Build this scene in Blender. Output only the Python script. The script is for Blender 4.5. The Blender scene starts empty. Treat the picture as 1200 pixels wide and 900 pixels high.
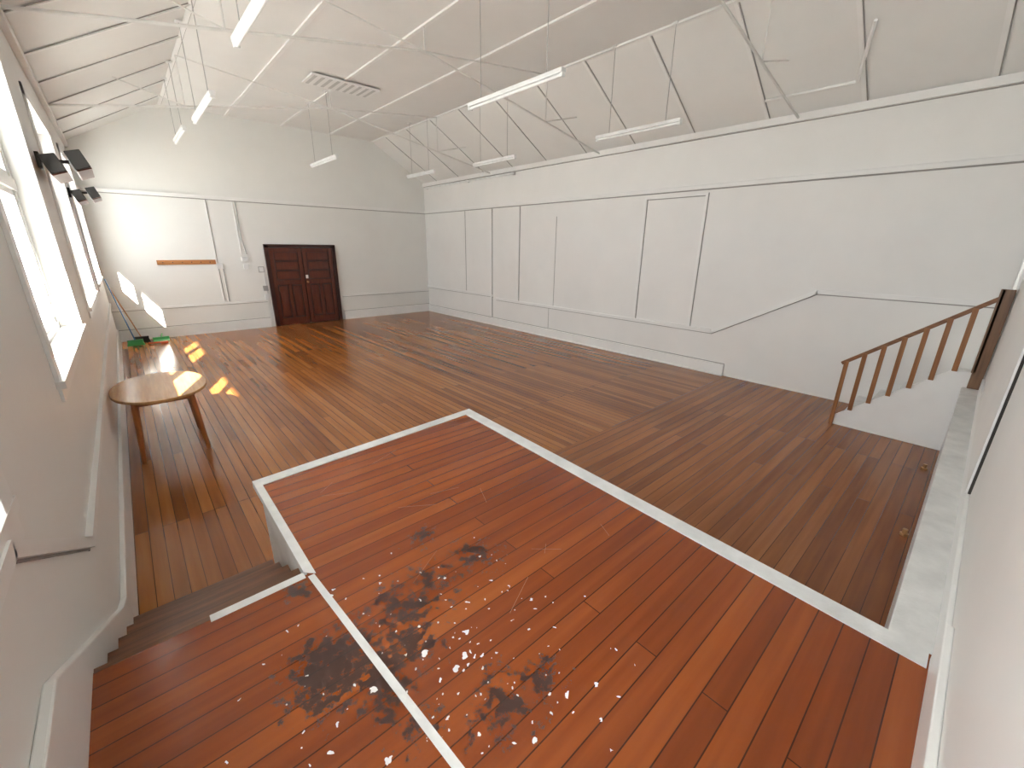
import bpy, math, random
from mathutils import Vector, Matrix
random.seed(4)
scene=bpy.context.scene
scene.view_settings.view_transform='Standard'
# ------------------------------------------------------------------ dimensions
XL,XR,YN,YF=-.401,8.132,-.215,13.59
ZE,ZC=4.26,5.27; CX1,CX2=1.35,6.40
ZS=.82; ZRAIL=3.36; ZD=.80

# ------------------------------------------------------------------ materials
def newmat(name):
    m=bpy.data.materials.new(name);m.use_nodes=True
    nt=m.node_tree;b=nt.nodes['Principled BSDF'];return m,nt,b
def N(nt,t,**k):
    n=nt.nodes.new(t)
    for a,v in k.items(): setattr(n,a,v)
    return n
def setin(nt,sock,v):
    if hasattr(v,'links') or isinstance(v,bpy.types.NodeSocket): nt.links.new(v,sock)
    else: sock.default_value=v
def mth(nt,op,a,b=None,c=None,clamp=False):
    n=N(nt,'ShaderNodeMath',operation=op,use_clamp=clamp)
    setin(nt,n.inputs[0],a)
    if b is not None:setin(nt,n.inputs[1],b)
    if c is not None:setin(nt,n.inputs[2],c)
    return n.outputs[0]
def mixc(nt,f,a,b,mode='MIX'):
    n=N(nt,'ShaderNodeMix',data_type='RGBA',blend_type=mode)
    setin(nt,n.inputs[0],f);setin(nt,n.inputs[6],a);setin(nt,n.inputs[7],b);return n.outputs[2]
def noise(nt,vec,scale,detail=3,rough=.5):
    n=N(nt,'ShaderNodeTexNoise');n.inputs['Scale'].default_value=scale;n.inputs['Detail'].default_value=detail
    n.inputs['Roughness'].default_value=rough;nt.links.new(vec,n.inputs['Vector']);return n.outputs['Fac']
def mapping(nt,vec,scale=(1,1,1),rot=(0,0,0),loc=(0,0,0)):
    n=N(nt,'ShaderNodeMapping');n.inputs['Scale'].default_value=scale;n.inputs['Rotation'].default_value=rot
    n.inputs['Location'].default_value=loc;nt.links.new(vec,n.inputs['Vector']);return n.outputs[0]
def ramp(nt,f,stops):
    n=N(nt,'ShaderNodeValToRGB');e=n.color_ramp.elements
    e[0].position=stops[0][0];e[0].color=(*stops[0][1],1)
    e[1].position=stops[-1][0];e[1].color=(*stops[-1][1],1)
    for p,c in stops[1:-1]:
        x=e.new(p);x.color=(*c,1)
    nt.links.new(f,n.inputs[0]);return n.outputs[0]
def paint(name,col,rough=.5,var=.05,scale=1.2,bump=.05,spec=.4):
    m,nt,b=newmat(name);tc=N(nt,'ShaderNodeTexCoord').outputs['Object']
    n1=noise(nt,tc,scale,4,.6);n2=noise(nt,tc,scale*14,3)
    c2=tuple(x*(1-var*2) for x in col)
    c=ramp(nt,n1,[(.3,c2),(.65,col)])
    nt.links.new(c,b.inputs['Base Color']);b.inputs['Roughness'].default_value=rough
    b.inputs['Specular IOR Level'].default_value=spec
    bp=N(nt,'ShaderNodeBump');bp.inputs['Strength'].default_value=bump;bp.inputs['Distance'].default_value=.01
    nt.links.new(n2,bp.inputs['Height']);nt.links.new(bp.outputs[0],b.inputs['Normal'])
    return m
def wood(name,c1,c2,rough=.35,axis='X',sc=1.0):
    m,nt,b=newmat(name);tc=N(nt,'ShaderNodeTexCoord').outputs['Object']
    s={'X':(2,30,30),'Y':(30,2,30),'Z':(30,30,2)}[axis]
    v=mapping(nt,tc,tuple(k*sc for k in s));n=noise(nt,v,1,5,.6)
    nt.links.new(ramp(nt,n,[(.3,c1),(.7,c2)]),b.inputs['Base Color']);b.inputs['Roughness'].default_value=rough
    return m
def planks(name,along,row,length,cols,rough=.2,vary=.35,stage=False,groove=.0025,off=(0,0,0),bigk=.8,spec=.4):
    m,nt,b=newmat(name);tc=N(nt,'ShaderNodeTexCoord').outputs['Object']
    v=mapping(nt,tc,rot=(0,0,0 if along=='X' else math.pi/2),loc=off)
    br=N(nt,'ShaderNodeTexBrick',offset=.37,offset_frequency=3)
    br.inputs['Color1'].default_value=(0,0,0,1);br.inputs['Color2'].default_value=(1,1,1,1);br.inputs['Mortar'].default_value=(0.5,.5,.5,1)
    br.inputs['Scale'].default_value=1;br.inputs['Mortar Size'].default_value=groove;br.inputs['Mortar Smooth'].default_value=.2
    br.inputs['Brick Width'].default_value=length;br.inputs['Row Height'].default_value=row
    nt.links.new(v,br.inputs['Vector'])
    sep=N(nt,'ShaderNodeSeparateColor');nt.links.new(br.outputs['Color'],sep.inputs[0]);rnd=sep.outputs[0]
    comb=N(nt,'ShaderNodeCombineXYZ');nt.links.new(mth(nt,'MULTIPLY',rnd,37.),comb.inputs[0]);nt.links.new(mth(nt,'MULTIPLY',rnd,11.),comb.inputs[2])
    va=N(nt,'ShaderNodeVectorMath',operation='ADD');nt.links.new(v,va.inputs[0]);nt.links.new(comb.outputs[0],va.inputs[1])
    gv=mapping(nt,va.outputs[0],(1.1,20,1));g=noise(nt,gv,1,3,.5)
    big=noise(nt,tc,.5,1,.5)
    f=mth(nt,'ADD',mth(nt,'MULTIPLY',mth(nt,'SUBTRACT',rnd,.5),vary),mth(nt,'MULTIPLY',mth(nt,'SUBTRACT',g,.5),.5))
    f=mth(nt,'ADD',mth(nt,'ADD',f,.5),mth(nt,'MULTIPLY',mth(nt,'SUBTRACT',big,.5),bigk))
    col=ramp(nt,f,[(.1,cols[0]),(.42,cols[1]),(.65,cols[2]),(.95,cols[3])])
    col=mixc(nt,mth(nt,'MULTIPLY',br.outputs['Fac'],.85),col,(.02,.008,.003,1))
    rg=rough
    if stage:
        sx=N(nt,'ShaderNodeSeparateXYZ');nt.links.new(tc,sx.inputs[0])
        fall=None
        for cx,cy,r,wt in [(.30,1.26,.28,1.3),(.40,1.12,.2,1.25),(.52,1.2,.24,.95),(.61,1.34,.30,.9),(.80,1.40,.22,.8),(1.03,1.4,.2,.85),(.68,.77,.24,.8),(.30,1.74,.1,.9),(.85,.75,.16,.8),(.42,.9,.16,.75),(.9,1.7,.16,.75)]:
            dx=mth(nt,'SUBTRACT',sx.outputs[0],cx);dy=mth(nt,'SUBTRACT',sx.outputs[1],cy)
            d=mth(nt,'SQRT',mth(nt,'ADD',mth(nt,'MULTIPLY',dx,dx),mth(nt,'MULTIPLY',dy,dy)))
            k=mth(nt,'MULTIPLY',mth(nt,'SUBTRACT',1.,mth(nt,'DIVIDE',d,r),clamp=True),wt)
            fall=k if fall is None else mth(nt,'MAXIMUM',fall,k)
        nz=noise(nt,tc,24,5,.7)
        s=mth(nt,'ADD',mth(nt,'MULTIPLY',fall,.95),mth(nt,'MULTIPLY',mth(nt,'SUBTRACT',nz,.5),3.0))
        s=mth(nt,'MULTIPLY',mth(nt,'SUBTRACT',s,.50),5.,clamp=True)
        s=mth(nt,'MULTIPLY',s,mth(nt,'GREATER_THAN',fall,.02))
        col=mixc(nt,mth(nt,'MULTIPLY',s,.88),col,(.024,.016,.015,1))
        rg=mth(nt,'ADD',rg,mth(nt,'MULTIPLY',s,.2))
        dx=mth(nt,'SUBTRACT',sx.outputs[0],.60);dy=mth(nt,'SUBTRACT',sx.outputs[1],1.02)
        d=mth(nt,'SQRT',mth(nt,'ADD',mth(nt,'MULTIPLY',dx,dx),mth(nt,'MULTIPLY',dy,dy)))
        nn=N(nt,'ShaderNodeTexNoise');nn.inputs['Scale'].default_value=40;nt.links.new(tc,nn.inputs['Vector'])
        ms=N(nt,'ShaderNodeVectorMath',operation='SCALE');nt.links.new(nn.outputs['Color'],ms.inputs[0]);ms.inputs['Scale'].default_value=.035
        wv=N(nt,'ShaderNodeVectorMath',operation='ADD');nt.links.new(tc,wv.inputs[0]);nt.links.new(ms.outputs[0],wv.inputs[1])
        for sc,th,lo,am in [(46,.25,.75,.22),(16,.2,.5,.4)]:
            vo=N(nt,'ShaderNodeTexVoronoi');vo.inputs['Scale'].default_value=sc
            nt.links.new(wv.outputs[0],vo.inputs['Vector'])
            sp=mth(nt,'LESS_THAN',vo.outputs['Distance'],th)
            sc2=N(nt,'ShaderNodeSeparateColor');nt.links.new(vo.outputs['Color'],sc2.inputs[0])
            pr=mth(nt,'MULTIPLY',mth(nt,'SUBTRACT',1.,mth(nt,'DIVIDE',d,lo),clamp=True),am)
            sp=mth(nt,'MULTIPLY',sp,mth(nt,'LESS_THAN',sc2.outputs[0],pr))
            col=mixc(nt,sp,col,(.8,.8,.78,1))
    nt.links.new(col,b.inputs['Base Color']);setin(nt,b.inputs['Roughness'],rg)
    b.inputs['Specular IOR Level'].default_value=spec
    return m
def plain(name,col,rough=.5,metal=0,spec=.5):
    m,nt,b=newmat(name);tc=N(nt,'ShaderNodeTexCoord').outputs['Object']
    n=noise(nt,tc,8,3);c=ramp(nt,n,[(.3,tuple(x*.9 for x in col)),(.7,col)])
    nt.links.new(c,b.inputs['Base Color']);b.inputs['Roughness'].default_value=rough;b.inputs['Metallic'].default_value=metal;return m

M_wall=paint('wall_paint',(.87,.865,.838),.45,.025,.8)
M_wallF=paint('wall_paint_far',(.86,.862,.83),.4,.025,.6)
M_ceil=paint('ceiling_paint',(.86,.858,.832),.55,.03,.7)
M_trim=paint('trim_gloss_paint',(.89,.888,.868),.3,.02,3)
M_worn=paint('worn_white_paint',(.80,.80,.785),.4,.10,6,.15)
M_main=planks('floorboards_main','Y',.092,4.2,[(.13,.036,.008),(.255,.082,.017),(.35,.130,.030),(.46,.205,.055)],.2,.38,bigk=.4,spec=.4)
M_nook=planks('floorboards_nook','X',.105,3.2,[(.13,.036,.009),(.235,.074,.017),(.315,.112,.028),(.40,.17,.048)],.22,.34,off=(.3,.05,0),bigk=.3,spec=.38)
M_stage=planks('floorboards_stage','X',.088,4.0,[(.12,.023,.005),(.22,.046,.008),(.295,.071,.012),(.37,.105,.020)],.2,.32,stage=True,off=(1.3,.02,0),bigk=.4,spec=.48)
M_scr=plain('scratched_varnish',(.34,.15,.07),.5)
M_seamw=plain('floor_joint',(.07,.028,.012),.6)
M_step=wood('worn_step_timber',(.085,.032,.013),(.22,.085,.034),.35,'X')
M_door=wood('dark_door_timber',(.07,.012,.006),(.14,.034,.015),.25,'Z')
M_doorfr=wood('door_frame_timber',(.025,.007,.004),(.06,.015,.009),.3,'Z')
M_rail=wood('handrail_timber',(.15,.06,.022),(.28,.13,.05),.4,'Y')
M_bal=wood('baluster_timber',(.20,.075,.022),(.36,.155,.05),.4,'Z')
M_newel=wood('newel_timber',(.12,.06,.03),(.22,.12,.06),.4,'Z')
M_table=wood('table_timber',(.36,.17,.055),(.54,.29,.11),.22,'Y')
M_tleg=wood('table_leg_timber',(.32,.10,.025),(.48,.17,.045),.3,'Z')
M_board=wood('coat_board_timber',(.38,.15,.05),(.55,.25,.09),.4,'X')
M_black=plain('black_metal',(.02,.018,.016),.35,.3)
M_brown=plain('heater_reflector',(.12,.045,.03),.3,.6)
M_steel=plain('painted_steel_rod',(.82,.82,.79),.5,0)
M_tube=plain('tube_diffuser',(.88,.89,.88),.3)
M_chain=plain('chain_grey',(.5,.5,.49),.4,.2)
M_vent=plain('vent_slot',(.62,.62,.60),.5)
M_dark=plain('dark_gap',(.03,.025,.02),.8)
M_seam=plain('seam_and_shadow_line',(.38,.37,.35),.8)  # panel joints, and painted shadow lines along rails, dado and other trim
M_brass=plain('brass',(.5,.28,.12),.3,.8)
M_green=plain('green_plastic',(.05,.35,.10),.4)
M_orange=plain('orange_plastic',(.7,.12,.03),.4)
M_blue=plain('blue_plastic',(.05,.2,.45),.4)
M_grout=plain('exterior_concrete',(.66,.66,.64),.9)
M_blocker=plain('sun_blocker_render',(.6,.58,.54),.9)  # surface of the added sun-blocking wall outside
mg,nt,b=newmat('window_glass')
tr=N(nt,'ShaderNodeBsdfTransparent');gl=N(nt,'ShaderNodeBsdfGlossy');gl.inputs['Roughness'].default_value=.02
mx=N(nt,'ShaderNodeMixShader');mx.inputs[0].default_value=.06
nt.links.new(tr.outputs[0],mx.inputs[1]);nt.links.new(gl.outputs[0],mx.inputs[2]);nt.links.new(mx.outputs[0],nt.nodes['Material Output'].inputs[0])
M_glass=mg

# ------------------------------------------------------------------ mesh builder
class MB:
    def __init__(s): s.v=[];s.f=[];s.m=[];s.mats=[]
    def mi(s,mat):
        if mat not in s.mats:s.mats.append(mat)
        return s.mats.index(mat)
    def add(s,vs,fs,mat):
        o=len(s.v);s.v+= [tuple(v) for v in vs];i=s.mi(mat)
        for f in fs:s.f.append([o+k for k in f]);s.m.append(i)
    def box(s,lo,hi,mat):
        x0,y0,z0=[min(a,b) for a,b in zip(lo,hi)];x1,y1,z1=[max(a,b) for a,b in zip(lo,hi)]
        s.add([(x0,y0,z0),(x1,y0,z0),(x1,y1,z0),(x0,y1,z0),(x0,y0,z1),(x1,y0,z1),(x1,y1,z1),(x0,y1,z1)],
              [(0,3,2,1),(4,5,6,7),(0,1,5,4),(1,2,6,5),(2,3,7,6),(3,0,4,7)],mat)
    def prism(s,poly,ext,mat):
        n=len(poly);e=Vector(ext);vs=[Vector(p) for p in poly];vs+= [p+e for p in vs[:n]]
        fs=[list(range(n))[::-1],[n+i for i in range(n)]]+[[i,(i+1)%n,n+(i+1)%n,n+i] for i in range(n)]
        s.add(vs,fs,mat)
    def beam(s,p,q,w,h,mat,up=(0,0,1)):
        p=Vector(p);q=Vector(q);d=(q-p).normalized();up=Vector(up)
        a=d.cross(up)
        if a.length<1e-4:a=d.cross(Vector((1,0,0)))
        a.normalize();c=a.cross(d).normalized();a*=w/2;c*=h/2
        vs=[p-a-c,p+a-c,p+a+c,p-a+c,q-a-c,q+a-c,q+a+c,q-a+c]
        s.add(vs,[(0,3,2,1),(4,5,6,7),(0,1,5,4),(1,2,6,5),(2,3,7,6),(3,0,4,7)],mat)
    def cyl(s,p,q,r,mat,n=10,r2=None):
        p=Vector(p);q=Vector(q);r2=r if r2 is None else r2;d=(q-p).normalized()
        a=d.cross(Vector((0,0,1)))
        if a.length<1e-4:a=Vector((1,0,0))
        a.normalize();c=a.cross(d)
        vs=[];
        for i in range(n):
            t=2*math.pi*i/n;o=a*math.cos(t)+c*math.sin(t);vs+=[p+o*r,q+o*r2]
        fs=[[2*i,2*((i+1)%n),2*((i+1)%n)+1,2*i+1] for i in range(n)]
        fs+=[[2*i for i in range(n)][::-1],[2*i+1 for i in range(n)]]
        s.add(vs,fs,mat)
    def make(s,name,bevel=0,parent=None,smooth=False):
        me=bpy.data.meshes.new(name);me.from_pydata(s.v,[],s.f)
        for m in s.mats:me.materials.append(m)
        for p,i in zip(me.polygons,s.m):p.material_index=i
        import bmesh
        bm=bmesh.new();bm.from_mesh(me);bmesh.ops.recalc_face_normals(bm,faces=bm.faces);bm.to_mesh(me);bm.free()
        ob=bpy.data.objects.new(name,me);bpy.context.collection.objects.link(ob)
        if bevel:
            md=ob.modifiers.new('bevel','BEVEL');md.width=bevel;md.segments=2;md.limit_method='ANGLE'
        if parent:ob.parent=parent
        return ob
def empty(name,loc=(0,0,0)):
    e=bpy.data.objects.new(name,None);e.empty_display_size=.1;bpy.context.collection.objects.link(e);return e
G=.003
# ------------------------------------------------------------------ room shell
b=MB();b.box((XL-.25,2.95,-.1),(XR+.2,YF+.2,0),M_main);b.box((XL-.25,-1.2,-.1),(XR+.2,2.95,0),M_nook)
b.box((4.5,2.943,0),(7.6,2.952,.001),M_seamw);b.make('floor')
b=MB();b.prism([(XL-.25,YF,0),(XR+.2,YF,0),(XR+.2,YF,ZE),(CX2,YF,ZC+.2),(CX1,YF,ZC+.2),(XL-.25,YF,ZE)],(0,.2,0),M_wallF);b.make('wall_far')
b=MB();b.box((XR,-1.3,0),(XR+.2,YF+.2,ZE+.15),M_wall);b.make('wall_right')
b=MB();T=-.38
b.box((XL-.25,YN,0),(7.12,T,ZE),M_wall);b.box((8.02,YN,0),(XR,T,ZE),M_wall)
b.box((7.12,YN,2.95),(8.02,T,ZE),M_wall);b.box((7.12,YN,0),(8.02,T,.80),M_wall)
b.prism([(XL,YN,ZE),(XR,YN,ZE),(CX2,YN,ZC+.1),(CX1,YN,ZC+.1)],(0,T-YN,0),M_wall)
b.make('wall_near')
b=MB();b.box((2.05,YN,0),(6.93,-.075,.79),M_worn);b.box((2.03,YN,.79),(6.95,-.06,ZS),M_worn);b.make('trim_ledge',.004)
WZ0,WZ1=1.55,3.68
WINS=[(-.15,1.70),(3.4,5.5),(7.0,9.2),(10.7,12.9)]
b=MB();XO=XL-.25
b.box((XO,-.4,0),(XL,YF+.2,WZ0),M_wall);b.box((XO,-.4,WZ1),(XL,YF+.2,ZE+.1),M_wall)
ys=[-.4]+[y for w in WINS for y in w]+[YF+.2]
for i in range(0,len(ys),2): b.box((XO,ys[i],WZ0),(XL,ys[i+1],WZ1),M_wall)
b.make('wall_left')
b=MB();L=YF+.2-(-.4)
b.prism([(XL-.05,-.4,ZE-.03),(CX1,-.4,ZC),(CX1,-.4,ZC+.08),(XL-.05,-.4,ZE+.08)],(0,L,0),M_ceil)
b.prism([(CX1,-.4,ZC),(CX2,-.4,ZC),(CX2,-.4,ZC+.08),(CX1,-.4,ZC+.08)],(0,L,0),M_ceil)
b.prism([(CX2,-.4,ZC),(XR+.05,-.4,ZE-.03),(XR+.05,-.4,ZE+.08),(CX2,-.4,ZC+.08)],(0,L,0),M_ceil)
sl=(ZC-ZE)/(CX1-XL)
for x in (CX1,2.62,3.875,5.14,CX2):
    b.box((x-.03,YN,ZC-.026),(x+.03,YF,ZC+.01),M_trim);b.box((x+.03,YN,ZC-.004),(x+.045,YF,ZC+.01),M_seam)
y=.55
while y<YF:
    b.beam((XL,y,ZE-.005),(CX1,y,ZC-.008),.05,.036,M_trim);b.beam((XR,y,ZE-.005),(CX2,y,ZC-.008),.05,.036,M_trim)
    b.beam((XL,y-.032,ZE-.015),(CX1,y-.032,ZC-.005),.014,.008,M_seam);b.beam((XR,y-.032,ZE-.015),(CX2,y-.032,ZC-.005),.014,.008,M_seam)
    y+=1.22
b.make('ceiling')
b=MB();b.box((XR-.06,YN,ZE-.10),(XR,YF,ZE),M_trim);b.box((XR-.004,YN,ZE-.115),(XR,YF,ZE-.10),M_seam);b.make('trim_cornice_right')
b=MB();b.box((XL,YN,ZE-.10),(XL+.06,YF,ZE),M_trim);b.make('trim_cornice_left')
b=MB();b.box((XR-.045,YN,ZRAIL-.035),(XR,YF,ZRAIL+.03),M_trim);b.box((XR-.06,YN,ZRAIL+.03),(XR,YF,ZRAIL+.045),M_trim);b.box((XR-.005,YN,ZRAIL-.055),(XR,YF,ZRAIL-.035),M_seam);b.make('trim_picture_rail_right')
b=MB();b.box((XL,YF-.045,ZRAIL-.035),(XR,YF,ZRAIL+.03),M_trim);b.box((XL,YF-.06,ZRAIL+.03),(XR,YF,ZRAIL+.045),M_trim);b.box((XL,YF-.005,ZRAIL-.055),(XR,YF,ZRAIL-.035),M_seam);b.make('trim_picture_rail_far')
b=MB();b.box((XL,YF-.03,0),(3.0-.12,YF,.26),M_trim);b.box((4.885+.12,YF-.03,0),(XR,YF,.26),M_trim)
b.box((XL,YF-.005,.26),(2.88,YF,.275),M_seam);b.box((5.0,YF-.005,.26),(XR,YF,.275),M_seam)
b.box((XL,YF-.045,0),(2.88,YF,.03),M_trim);b.box((5.0,YF-.045,0),(XR,YF,.03),M_trim);b.make('baseboard_far',.006)
b=MB();b.box((XR-.04,3.0,0),(XR,YF-.03,.22),M_trim);b.box((XR-.06,3.0,0),(XR,YF-.03,.03),M_trim);b.box((XR-.006,3.0,.22),(XR,YF-.03,.235),M_seam);b.make('baseboard_right',.006)
b=MB();b.box((XL,2.97,0),(XL+.03,YF-.03,.30),M_trim)
b.prism([(XL,2.97,0),(XL,2.97,.30),(XL,2.80,.36),(XL,1.50,1.12),(XL,YN,1.12),(XL,YN,.5),(XL,1.5,.5),(XL,2.8,0)],(.03,0,0),M_trim);b.make('baseboard_left',.006)
b=MB();b.box((2.0,YN,ZS),(6.9,YN+.02,ZS+.14),M_trim);b.box((XL+.03,YN,ZS),(2.0,YN+.025,ZS+.18),M_trim);b.make('baseboard_near',.005)
b=MB()
for xa,xb in ((XL,2.88),(5.0,XR)): b.box((xa,YF-.03,.72),(xb,YF,.765),M_trim);b.box((xa,YF-.005,.705),(xb,YF,.72),M_seam)
b.make('trim_dado_far')
b=MB();ya=9.75
def dado(p,q,mat,t,h,dz):
    b.beam((XR-t/2,p[0],p[1]+dz),(XR-t/2,q[0],q[1]+dz),t,h,mat)
for p,q in (((3.33,.805),(9.75,.805)),((9.9,.88),(YF,.88)),((1.80,1.675),(3.34,.80)),((YN,1.675),(1.81,1.675))):
    dado(p,q,M_trim,.04,.065,0);dado(p,q,M_seam,.006,.02,-.04)  # second strip paints the shadow line below the moulding
b.make('trim_dado_right')
b=MB()
for p,q in (((2.63,.895),(YF,.895)),((1.60,1.50),(2.64,.895)),((YN,1.50),(1.61,1.50))):
    b.beam((XL+.014,*p),(XL+.014,*q),.028,.05,M_trim);b.beam((XL+.003,p[0],p[1]-.032),(XL+.003,q[0],q[1]-.032),.006,.015,M_seam)
b.make('trim_dado_left')
b=MB()
def seam(y,z0,z1,w=.012,t=.006,mat=M_seam): b.box((XR-t,y-w/2,z0),(XR,y+w/2,z1),mat)
for y,z0,z1 in [(11.25,.92,3.3),]: seam(y,z0,z1,.02)
seam(9.97,.24,3.3,.06,.03,M_trim);seam(9.93,.24,3.3,.02,.01)
seam(8.8,.84,3.3,.05,.025,M_trim);seam(8.765,.84,3.3,.018,.01)
seam(7.45,.84,3.0,.012)
for y in (5.03,3.8): seam(y,.84,3.26,.045,.024,M_trim);seam(y-.029,.84,3.26,.014,.008)
b.box((XR-.024,3.8,3.22),(XR,5.03,3.26),M_trim);b.box((XR-.008,3.8,3.205),(XR,5.03,3.22),M_seam)
seam(7.6,.24,.77,.012);b.make('trim_wall_panel_battens')

# ------------------------------------------------------------------ windows
for i,(y0,y1) in enumerate(WINS):
    b=MB();xa,xb=XO+.06,XO+.13
    b.box((xa,y0,WZ0),(xb,y0+.07,WZ1),M_trim);b.box((xa,y1-.07,WZ0),(xb,y1,WZ1),M_trim)
    b.box((xa,y0,WZ1-.07),(xb,y1,WZ1),M_trim);b.box((xa,y0,WZ0),(xb,y1,WZ0+.07),M_trim)
    ym=(y0+y1)/2;b.box((xa,ym-.045,WZ0),(xb,ym+.045,WZ1),M_trim)
    zt=WZ0+(WZ1-WZ0)*.55;b.box((xa-.01,y0,zt-.045),(xb+.01,y1,zt+.045),M_trim)
    for ya,yb in ((y0+.07,ym-.045),(ym+.045,y1-.07)):
        for za,zb in ((WZ0+.07,zt-.045),(zt+.045,WZ1-.07)):
            w=.045
            b.box((xa+.01,ya,za),(xb-.01,ya+w,zb),M_trim);b.box((xa+.01,yb-w,za),(xb-.01,yb,zb),M_trim)
            b.box((xa+.01,ya,za),(xb-.01,yb,za+w),M_trim);b.box((xa+.01,ya,zb-w),(xb-.01,yb,zb),M_trim)
            b.box((xa+.03,ya+w,za+w),(xa+.034,yb-w,zb-w),M_glass)
    pr=.02 if i==0 else .04
    b.box((XL,y0-.11,WZ0-.02),(XL+.018,y0,WZ1+.11),M_trim);b.box((XL,y1,WZ0-.02),(XL+.018,y1+.11,WZ1+.11),M_trim)
    b.box((XL,y0-.11,WZ1),(XL+.018,y1+.11,WZ1+.11),M_trim)
    b.box((xb,y0-.0,WZ0-.0),(XL,y1,WZ0+.012),M_trim);b.box((XL,y0-.13,WZ0-.03),(XL+pr,y1+.13,WZ0+.012),M_trim)
    b.box((XL,y0-.1,WZ0-.11),(XL+.015,y1+.1,WZ0-.03),M_trim)
    b.make('window_%d'%(i+1),.003)
b=MB();b.prism([(XO-1.0,-1.5,3.95),(XO,-1.5,4.2),(XO,-1.5,4.3),(XO-1.0,-1.5,4.1)],(0,17,0),M_trim);b.make('added_sun_eave')  # unseen overhang, added to cut the high sun and keep its patches small
b=MB();b.box((-30,-20,-.7),(XO-.001,40,-.6),M_grout);b.make('ground_outside')
b=MB();b.box((XO-1.35,-1.3,-.6),(XO,-1.0,5.4),M_blocker);b.make('sun_blocker_wall')  # unseen wall, added to block direct sun into the nearest window

# ------------------------------------------------------------------ stage platform
A=(.36,2.89);B=(2.18,3.02);C=(2.03,YN+G);XW=XL+G;YW=YN+G
LND=1.82
b=MB();th=.03
top=[(XW,YW,ZS-th),(C[0],YW,ZS-th),(B[0],B[1],ZS-th),(A[0],A[1],ZS-th),(A[0]-.0,LND,ZS-th),(XW,LND,ZS-th)]
b.prism(top,(0,0,th-.001),M_stage)
ins=.02
b.prism([(XW,YW,0),(C[0]-ins,YW,0),(B[0]-ins,B[1]-ins,0),(A[0]+ins,A[1]-ins,0),(A[0]+ins,LND,0),(XW,LND-.03,0)],(0,0,ZS-th),M_worn)
z0,z1=ZS-.04,ZS+.004
def quad(pts,z0,z1,mat): b.prism([(x,y,z0) for x,y in pts],(0,0,z1-z0),mat)
o=.010
Ao=(A[0]-o,A[1]+o);Bo=(B[0]+o,B[1]+o);Co=(C[0]+o,YN+.03);Lo=(A[0]-o,LND+.02)
Ai=(A[0]+.032,A[1]-.078);Bi=(B[0]-.098,B[1]-.085);Ci=(C[0]-.092,YN+.03);Li=(A[0]+.032,LND-.02)
quad([Ao,Bo,Bi,Ai],z0,z1,M_worn);quad([Bo,Co,Ci,Bi],z0,z1,M_worn);quad([Lo,Ao,Ai,Li],z0,z1,M_worn)
quad([(.480,.05),(.508,.05),(.385,LND-.02),(.357,LND-.02)],ZS-.002,ZS+.0015,M_worn)
rs=random.Random(11)
for k in range(11):
    x=rs.uniform(.6,1.75);y=rs.uniform(.9,2.7);a=rs.choice([.5,-.8,1.2,2.6])+rs.uniform(-.25,.25);l=rs.uniform(.06,.25)
    b.beam((x,y,ZS-.0012),(x+l*math.cos(a),y+l*math.sin(a),ZS-.0012),.0016,.0012,M_scr)
b.make('stage_platform',.0)
b=MB();r=ZS/5;g=.28
for i in range(1,5):
    z=ZS-r*i;y1=LND+g*i;y0=LND+g*(i-1)
    b.box((XL+.031,y0-.04,z-.035),(A[0]+.018,y1,z),M_step);b.box((XL+.031,y1-.05,z-r+.0),(A[0]+.018,y1-.025,z-.035),M_step)
b.box((XL+.031,LND-.03,ZS-r),(A[0]+.018,LND-.0,ZS-.03),M_step)
b.box((XL+.031,LND-.005,ZS-.035),(A[0]-.012,LND+.02,ZS),M_step)
b.box((-.02,LND-.022,ZS-.0),(A[0]-.012,LND+.021,ZS+.002),M_worn)
b.make('stage_steps',.005)

# ------------------------------------------------------------------ side stair with railing
b=MB();X0=6.96;Y0=.95;g=.225
for i in range(5):
    b.box((X0+.02,YN+G,r*i),(XR-G,Y0-g*i,r*(i+1)-.001),M_worn)
b.prism([(X0,Y0+.07,0),(X0,Y0+.07,.13),(X0,.05,1.0),(X0,YN+G,1.0),(X0,YN+G,0)],(.035,0,0),M_trim)
b.make('side_staircase',.004)
par=empty('stair_railing')
p0=Vector((X0+.0,1.08,.86));p1=Vector((X0+.0,-.13,1.85))
b=MB();b.beam(p0,p1,.055,.045,M_rail);b.make('handrail',.008,par)
b=MB()
for i in range(7):
    y=1.03-i*.165;t=(1.08-y)/1.21;zt=.86+t*.99
    zb=0 if i==0 else .13+(1.02-y)*.897
    b.box((X0-.035,y-.024,max(zb-.02,0)),(X0-.003,y+.024,zt),M_bal)
b.make('balusters',.004,par)
b=MB();b.box((X0-.035,-.20,ZS),(X0-.003,-.10,1.93),M_newel);b.box((X0-.035,-.13,1.0),(X0+.04,-.09,1.93),M_newel);b.make('newel_post',.006,par)

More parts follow.
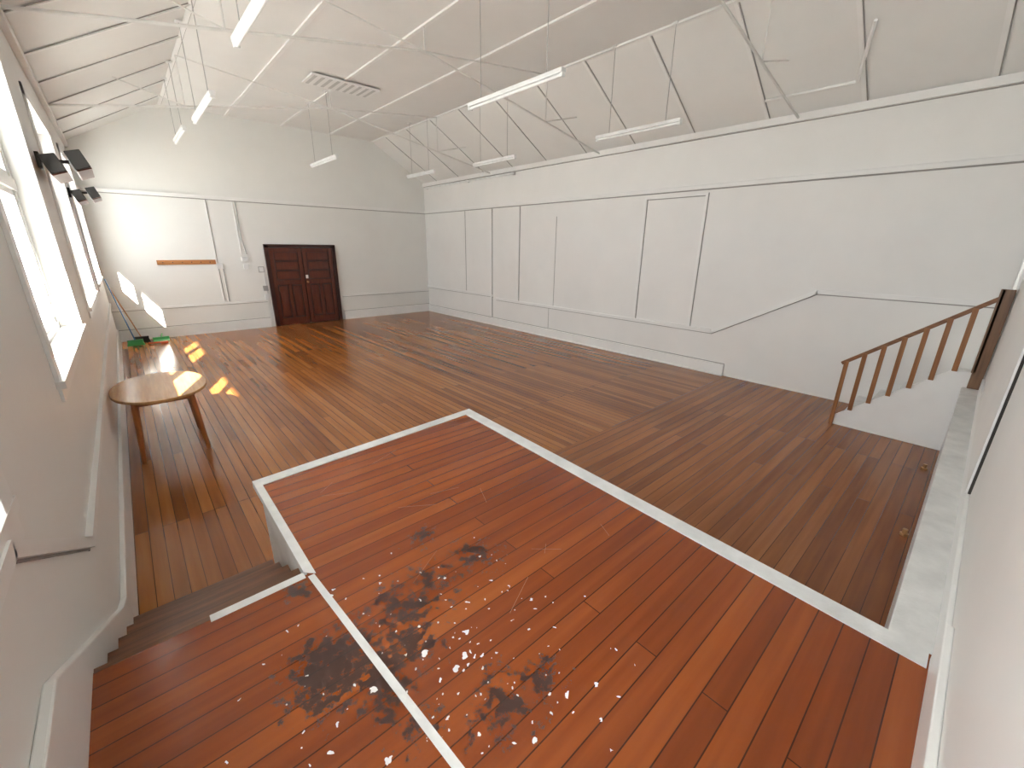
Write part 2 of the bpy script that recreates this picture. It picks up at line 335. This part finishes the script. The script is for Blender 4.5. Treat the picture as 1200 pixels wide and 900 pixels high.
# ------------------------------------------------------------------ doors
def leaf(b,x0,x1,y,z0,z1,t,mat):
    s=.10
    b.box((x0,y,z0),(x0+s,y+t,z1),mat);b.box((x1-s,y,z0),(x1,y+t,z1),mat)
    for a,c in ((z0,z0+.2),(z0+1.15,z0+1.28),(z1-.11,z1)): b.box((x0+s,y,a),(x1-s,y+t,c),mat)
    b.box((x0+s,y+.034,z0),(x1-s,y+t-.002,z1),M_doorfr)
    xm=(x0+x1)/2;b.box((xm-.04,y,z0+.2),(xm+.04,y+t,z0+1.15),mat)
    for xa,xb in ((x0+s,xm-.04),(xm+.04,x1-s)): b.box((xa+.035,y+.012,z0+.24),(xb-.035,y+t-.004,z0+1.11),mat)
    n=3;h=(z1-.11-(z0+1.28))/n
    for i in range(n): b.box((x0+s+.03,y+.012,z0+1.28+h*i+.03),(x1-s-.03,y+t-.004,z0+1.28+h*(i+1)-.02),mat)
b=MB();d0,d1,zd=3.006,4.883,2.268
b.box((d0-.02,YF-.09,0),(d0+.08,YF-.001,zd),M_doorfr);b.box((d1-.08,YF-.09,0),(d1+.02,YF-.001,zd),M_doorfr);b.box((d0-.02,YF-.09,zd-.08),(d1+.02,YF-.001,zd),M_doorfr)
xm=(d0+d1)/2
leaf(b,d0+.085,xm-.012,YF-.06,.012,zd-.09,.05,M_door);leaf(b,xm+.012,d1-.085,YF-.06,.012,zd-.09,.05,M_door)
b.box((xm-.012,YF-.03,.012),(xm+.012,YF-.01,zd-.085),M_dark)
b.cyl((xm+.06,YF-.12,1.22),(xm+.06,YF-.06,1.22),.028,M_brass);b.box((xm+.03,YF-.066,1.32),(xm+.10,YF-.058,1.42),M_steel)
b.make('door_1',.004)
b=MB();b.box((7.145,YN-.06,ZS),(7.995,YN-.025,2.945),M_trim)
for z0_,z1_ in ((.95,1.75),(1.9,2.8)):
    b.box((7.27,YN-.025,z0_),(7.5,YN-.017,z1_),M_trim);b.box((7.62,YN-.025,z0_),(7.87,YN-.017,z1_),M_trim)
b.box((7.06,YN,ZS),(7.14,YN+.025,3.03),M_trim);b.box((8.0,YN,ZS),(8.08,YN+.025,3.03),M_trim);b.box((7.06,YN,2.95),(8.08,YN+.025,3.03),M_trim)
b.cyl((7.2,YN-.05,1.8),(7.2,YN+.03,1.8),.025,M_brass);b.make('door_2',.004)
b=MB();b.box((3.40,YN,.97),(5.6,YN+.022,3.0),M_wall);b.box((3.385,YN,.97),(3.40,YN+.012,3.0),M_dark);b.make('trim_near_wall_panel')

# ------------------------------------------------------------------ far wall fittings
b=MB();b.box((.64,YF-.035,1.76),(1.83,YF,1.87),M_board)
for i in range(6): b.cyl((.75+i*.19,YF-.09,1.815),(.75+i*.19,YF-.03,1.815),.012,M_black,8)
b.make('coat_hook_board',.004)
b=MB();b.box((1.83,YF-.025,.80),(1.865,YF-G,3.30),M_trim);b.box((1.865,YF-.012,.80),(1.88,YF-G,3.30),M_seam);b.box((1.83,YF-.05,1.64),(1.97,YF-G,1.78),M_tube);b.box((1.955,YF-.02,.80),(1.975,YF-G,1.64),M_chain);b.make('electrical_conduit',.003)
b=MB();b.box((2.43,YF-.02,2.0),(2.455,YF-G,3.30),M_trim);b.cyl((2.5,YF-.02,3.3),(2.5,YF-.02,2.4),.012,M_chain);b.cyl((2.5,YF-.02,2.4),(2.56,YF-.03,2.0),.012,M_chain)
b.box((2.42,YF-.06,1.83),(2.58,YF-G,1.93),M_tube);b.box((2.44,YF-.04,1.62),(2.56,YF-G,1.74),M_tube);b.make('electrical_conduit',.003)
b=MB();b.box((2.78,YF-.02,1.52),(2.92,YF,1.68),M_chain);b.box((2.80,YF-.03,1.54),(2.90,YF-.02,1.66),M_tube);b.make('light_switch',.003)
b=MB();b.box((2.82,YF-.035,1.02),(2.94,YF,1.16),M_chain);b.box((2.84,YF-.04,.77),(2.93,YF,.93),M_tube);b.cyl((2.9,YF-.02,.9),(2.9,YF-.02,1.52),.008,M_tube);b.make('alarm_call_point',.003)

# ------------------------------------------------------------------ strip lights
def strip(x,y0,y1,z,rot=0):
    par=empty('strip_light')
    b=MB();b.box((x-.035,y0,z+.03),(x+.035,y1,z+.075),M_tube);b.make('body',.006,par)
    b=MB();b.cyl((x,y0+.03,z+.012),(x,y1-.03,z+.012),.019,M_tube,12);b.box((x-.025,y0,z-.01),(x+.025,y0+.035,z+.03),M_tube);b.box((x-.025,y1-.035,z-.01),(x+.025,y1,z+.03),M_tube);b.make('tube',.002,par)
    b=MB();zc=ZC-.002 if CX1<x<CX2 else ZE-.02+sl*(x-XL if x<CX1 else XR-x)
    for yy in (y0+.25,y1-.25): b.cyl((x,yy,z+.07),(x,yy,zc),.005,M_chain,6);b.box((x-.04,yy-.04,zc-.02),(x+.04,yy+.04,zc),M_tube)
    b.make('chains',0,par)
for a in [(1.18,3.5,5.14,4.0),(1.25,6.95,8.6,4.0),(1.28,10.0,11.5,4.15),(3.83,3.5,5.15,4.0),(3.80,9.75,11.35,4.0),(6.38,3.52,5.02,4.0),(6.42,7.1,8.5,4.0),(6.22,9.85,11.2,4.0)]: strip(*a)
for yt in (2.55,6.25,9.95):
    b=MB();c=(3.866,yt,4.95)
    for e in ((XL+.065,yt,ZE-.06),(XR-.065,yt,ZE-.06)):
        b.cyl(e,c,.017,M_steel,8)
    b.cyl(c,(3.866,yt,ZC-.027),.012,M_steel,8);b.cyl((3.80,yt,4.938),(3.93,yt,4.938),.025,M_steel,10)
    for x in (CX1,CX2):
        zz=ZE-.06+(4.95-ZE+.06)*((x-XL)/(3.866-XL) if x<3.8 else (XR-x)/(XR-3.866))
        b.cyl((x,yt,zz),(x,yt,ZC-.027),.010,M_steel,8)
        b.cyl(c,(x,yt,ZC-.03),.012,M_steel,8)
        x2=(x+(XL if x<3.8 else XR))/2;b.cyl((x,yt,zz),(x2,yt,ZE+sl*abs(x2-(XL if x<3.8 else XR))-.03),.010,M_steel,8)
    b.make('roof_tie_rod')
def sz(x): return ZE+(XR-x)*sl-.05
b=MB();pts=[(7.05,1.62),(7.75,1.83),(7.74,2.94)]
for p,q in zip(pts,pts[1:]): b.cyl((p[0],p[1],sz(p[0])),(q[0],q[1],sz(q[0])),.02,M_trim)
b.make('ceiling_conduit')
b=MB();b.cyl((XR-.09,8.9,ZE-.16),(XR-.09,13.4,ZE-.16),.025,M_tube)
for y in (9,11,13.3): b.box((XR-.10,y-.02,ZE-.19),(XR-.001,y+.02,ZE-.13),M_tube)
b.make('curtain_pole')
b=MB();b.box((3.25,9.1,ZC-.055),(4.55,9.7,ZC-.028),M_trim)
for i in range(9): b.box((3.3+i*.14,9.14,ZC-.06),(3.36+i*.14,9.66,ZC-.055),M_vent)
b.make('ceiling_vent',.004)

# ------------------------------------------------------------------ radiant heaters
def heater(yc,z):
    par=empty('radiant_heater')
    b=MB();b.box((XL+.001,yc-.06,z+.02),(XL+.03,yc+.06,z+.16),M_black);b.beam((XL+.02,yc,z+.09),(XL+.22,yc,z+.1),.03,.03,M_black);b.make('bracket',.003,par)
    for k,(ox,oz) in enumerate(((.10,.0),(.27,.05))):
        b=MB();x=XL+ox;zz=z+oz
        b.prism([(x-.06,yc-.42,zz+.09),(x+.05,yc-.42,zz+.12),(x+.10,yc-.42,zz-.02),(x-.01,yc-.42,zz-.06)],(0,.84,0),M_black)
        b.prism([(x+.0,yc-.39,zz-.07),(x+.105,yc-.39,zz-.03),(x+.10,yc-.39,zz-.02),(x-.01,yc-.39,zz-.06)],(0,.78,0),M_brown)
        b.make('heater_head_%d'%(k+1),.006,par)
heater(6.25,2.92);heater(9.95,2.92)

# ------------------------------------------------------------------ table
par=empty('oval_table')
cx,cy,rx,ry=.045,6.05,.43,.62
b=MB();n=64
def ell(s,z): return [(cx+rx*s*math.copysign(abs(math.cos(t))**.9,math.cos(t)),cy+ry*s*math.copysign(abs(math.sin(t))**.9,math.sin(t)),z) for t in [2*math.pi*i/n for i in range(n)]]
b.prism(ell(1,.715),(0,0,.03),M_table);b.make('table_top',.006,par)
b=MB();b.box((cx-.27,cy-.36,.63),(cx+.27,cy-.335,.715),M_tleg);b.box((cx-.27,cy+.335,.63),(cx+.27,cy+.36,.715),M_tleg)
b.box((cx-.27,cy-.36,.63),(cx-.245,cy+.36,.715),M_tleg);b.box((cx+.245,cy-.36,.63),(cx+.27,cy+.36,.715),M_tleg);b.make('apron',.003,par)
b=MB()
for sx in(-1,1):
    for sy in(-1,1): b.cyl((cx+sx*.24,cy+sy*.33,.715),(cx+sx*.29,cy+sy*.38,0),.032,M_tleg,14,.022)
b.make('legs',0,par)

# ------------------------------------------------------------------ cleaning things in corner
def broom(x,y,tx,ty,tz,col,hm):
    par=empty('broom');b=MB();b.cyl((x,y,.12),(tx,ty,tz),.012,hm,8);b.make('handle',0,par)
    b=MB();b.box((x-.14,y-.03,.09),(x+.14,y+.03,.13),col);b.prism([(x-.13,y-.03,.1),(x+.13,y-.03,.1),(x+.16,y-.04,0),(x-.16,y-.04,0)],(0,.06,0),col);b.make('head',.004,par)
broom(-.12,12.9,-.35,13.1,1.5,M_green,M_blue);broom(.0,13.3,-.35,13.4,1.4,M_black,M_board)
b=MB();b.prism([(.2,13.1,0),(.5,13.05,0),(.52,13.3,0),(.22,13.35,0)],(0,0,.015),M_green);b.box((.2,13.3,0),(.52,13.35,.07),M_green);b.cyl((.36,13.33,.05),(.4,13.5,.12),.015,M_green);b.make('dustpan',.003)
b=MB();b.cyl((.1,12.85,.03),(.32,12.8,.03),.02,M_orange);b.box((.32,12.76,.0),(.46,12.84,.05),M_orange);b.make('hand_brush',.004)
for x,y in ((4.51,-.02),(6.2,.0)):
    b=MB();b.cyl((x,y,0),(x,y,.02),.03,M_brass);b.cyl((x,y,.02),(x,y,.06),.018,M_brass);b.make('door_stop',.003)

# ------------------------------------------------------------------ light
w=bpy.data.worlds.new('sky');scene.world=w;w.use_nodes=True
bg=w.node_tree.nodes['Background'];bg.inputs[0].default_value=(.93,.97,1,1);bg.inputs[1].default_value=11
sd=bpy.data.lights.new('sun','SUN');sd.energy=80;sd.angle=.009;sd.color=(1,.95,.86)
so=bpy.data.objects.new('sun',sd);bpy.context.collection.objects.link(so)
so.rotation_euler=Vector((1,2.5,-1.52)).to_track_quat('-Z','Y').to_euler();so.location=(-6,-6,8)
for i,(y0,y1) in enumerate(WINS):
    ld=bpy.data.lights.new('window_portal_%d'%i,'AREA');ld.shape='RECTANGLE';ld.size=y1-y0;ld.size_y=WZ1-WZ0;ld.cycles.is_portal=True
    lo=bpy.data.objects.new('window_portal_%d'%i,ld);bpy.context.collection.objects.link(lo)
    m=Matrix(((0,0,-1),(1,0,0),(0,-1,0)))
    lo.matrix_world=Matrix.Translation((XO-.02,(y0+y1)/2,(WZ0+WZ1)/2))@m.to_4x4()

# ------------------------------------------------------------------ camera
f,pit,yaw,roll=490.957,math.radians(18.211),math.radians(42.093),math.radians(.758)
h=Vector((math.sin(yaw),math.cos(yaw),0));R=Vector((math.cos(yaw),-math.sin(yaw),0));U=Vector((0,0,1))
F=h*math.cos(pit)-U*math.sin(pit);V=h*math.sin(pit)+U*math.cos(pit)
R2=R*math.cos(roll)+V*math.sin(roll);V2=-R*math.sin(roll)+V*math.cos(roll)
cd=bpy.data.cameras.new('camera');cd.sensor_width=36;cd.sensor_fit='HORIZONTAL';cd.lens=f/1200*36;cd.clip_start=.02
co=bpy.data.objects.new('camera',cd);bpy.context.collection.objects.link(co)
mm=Matrix((R2,V2,-F)).transposed().to_4x4();mm.translation=Vector((0,0,2.3));co.matrix_world=mm
scene.camera=co
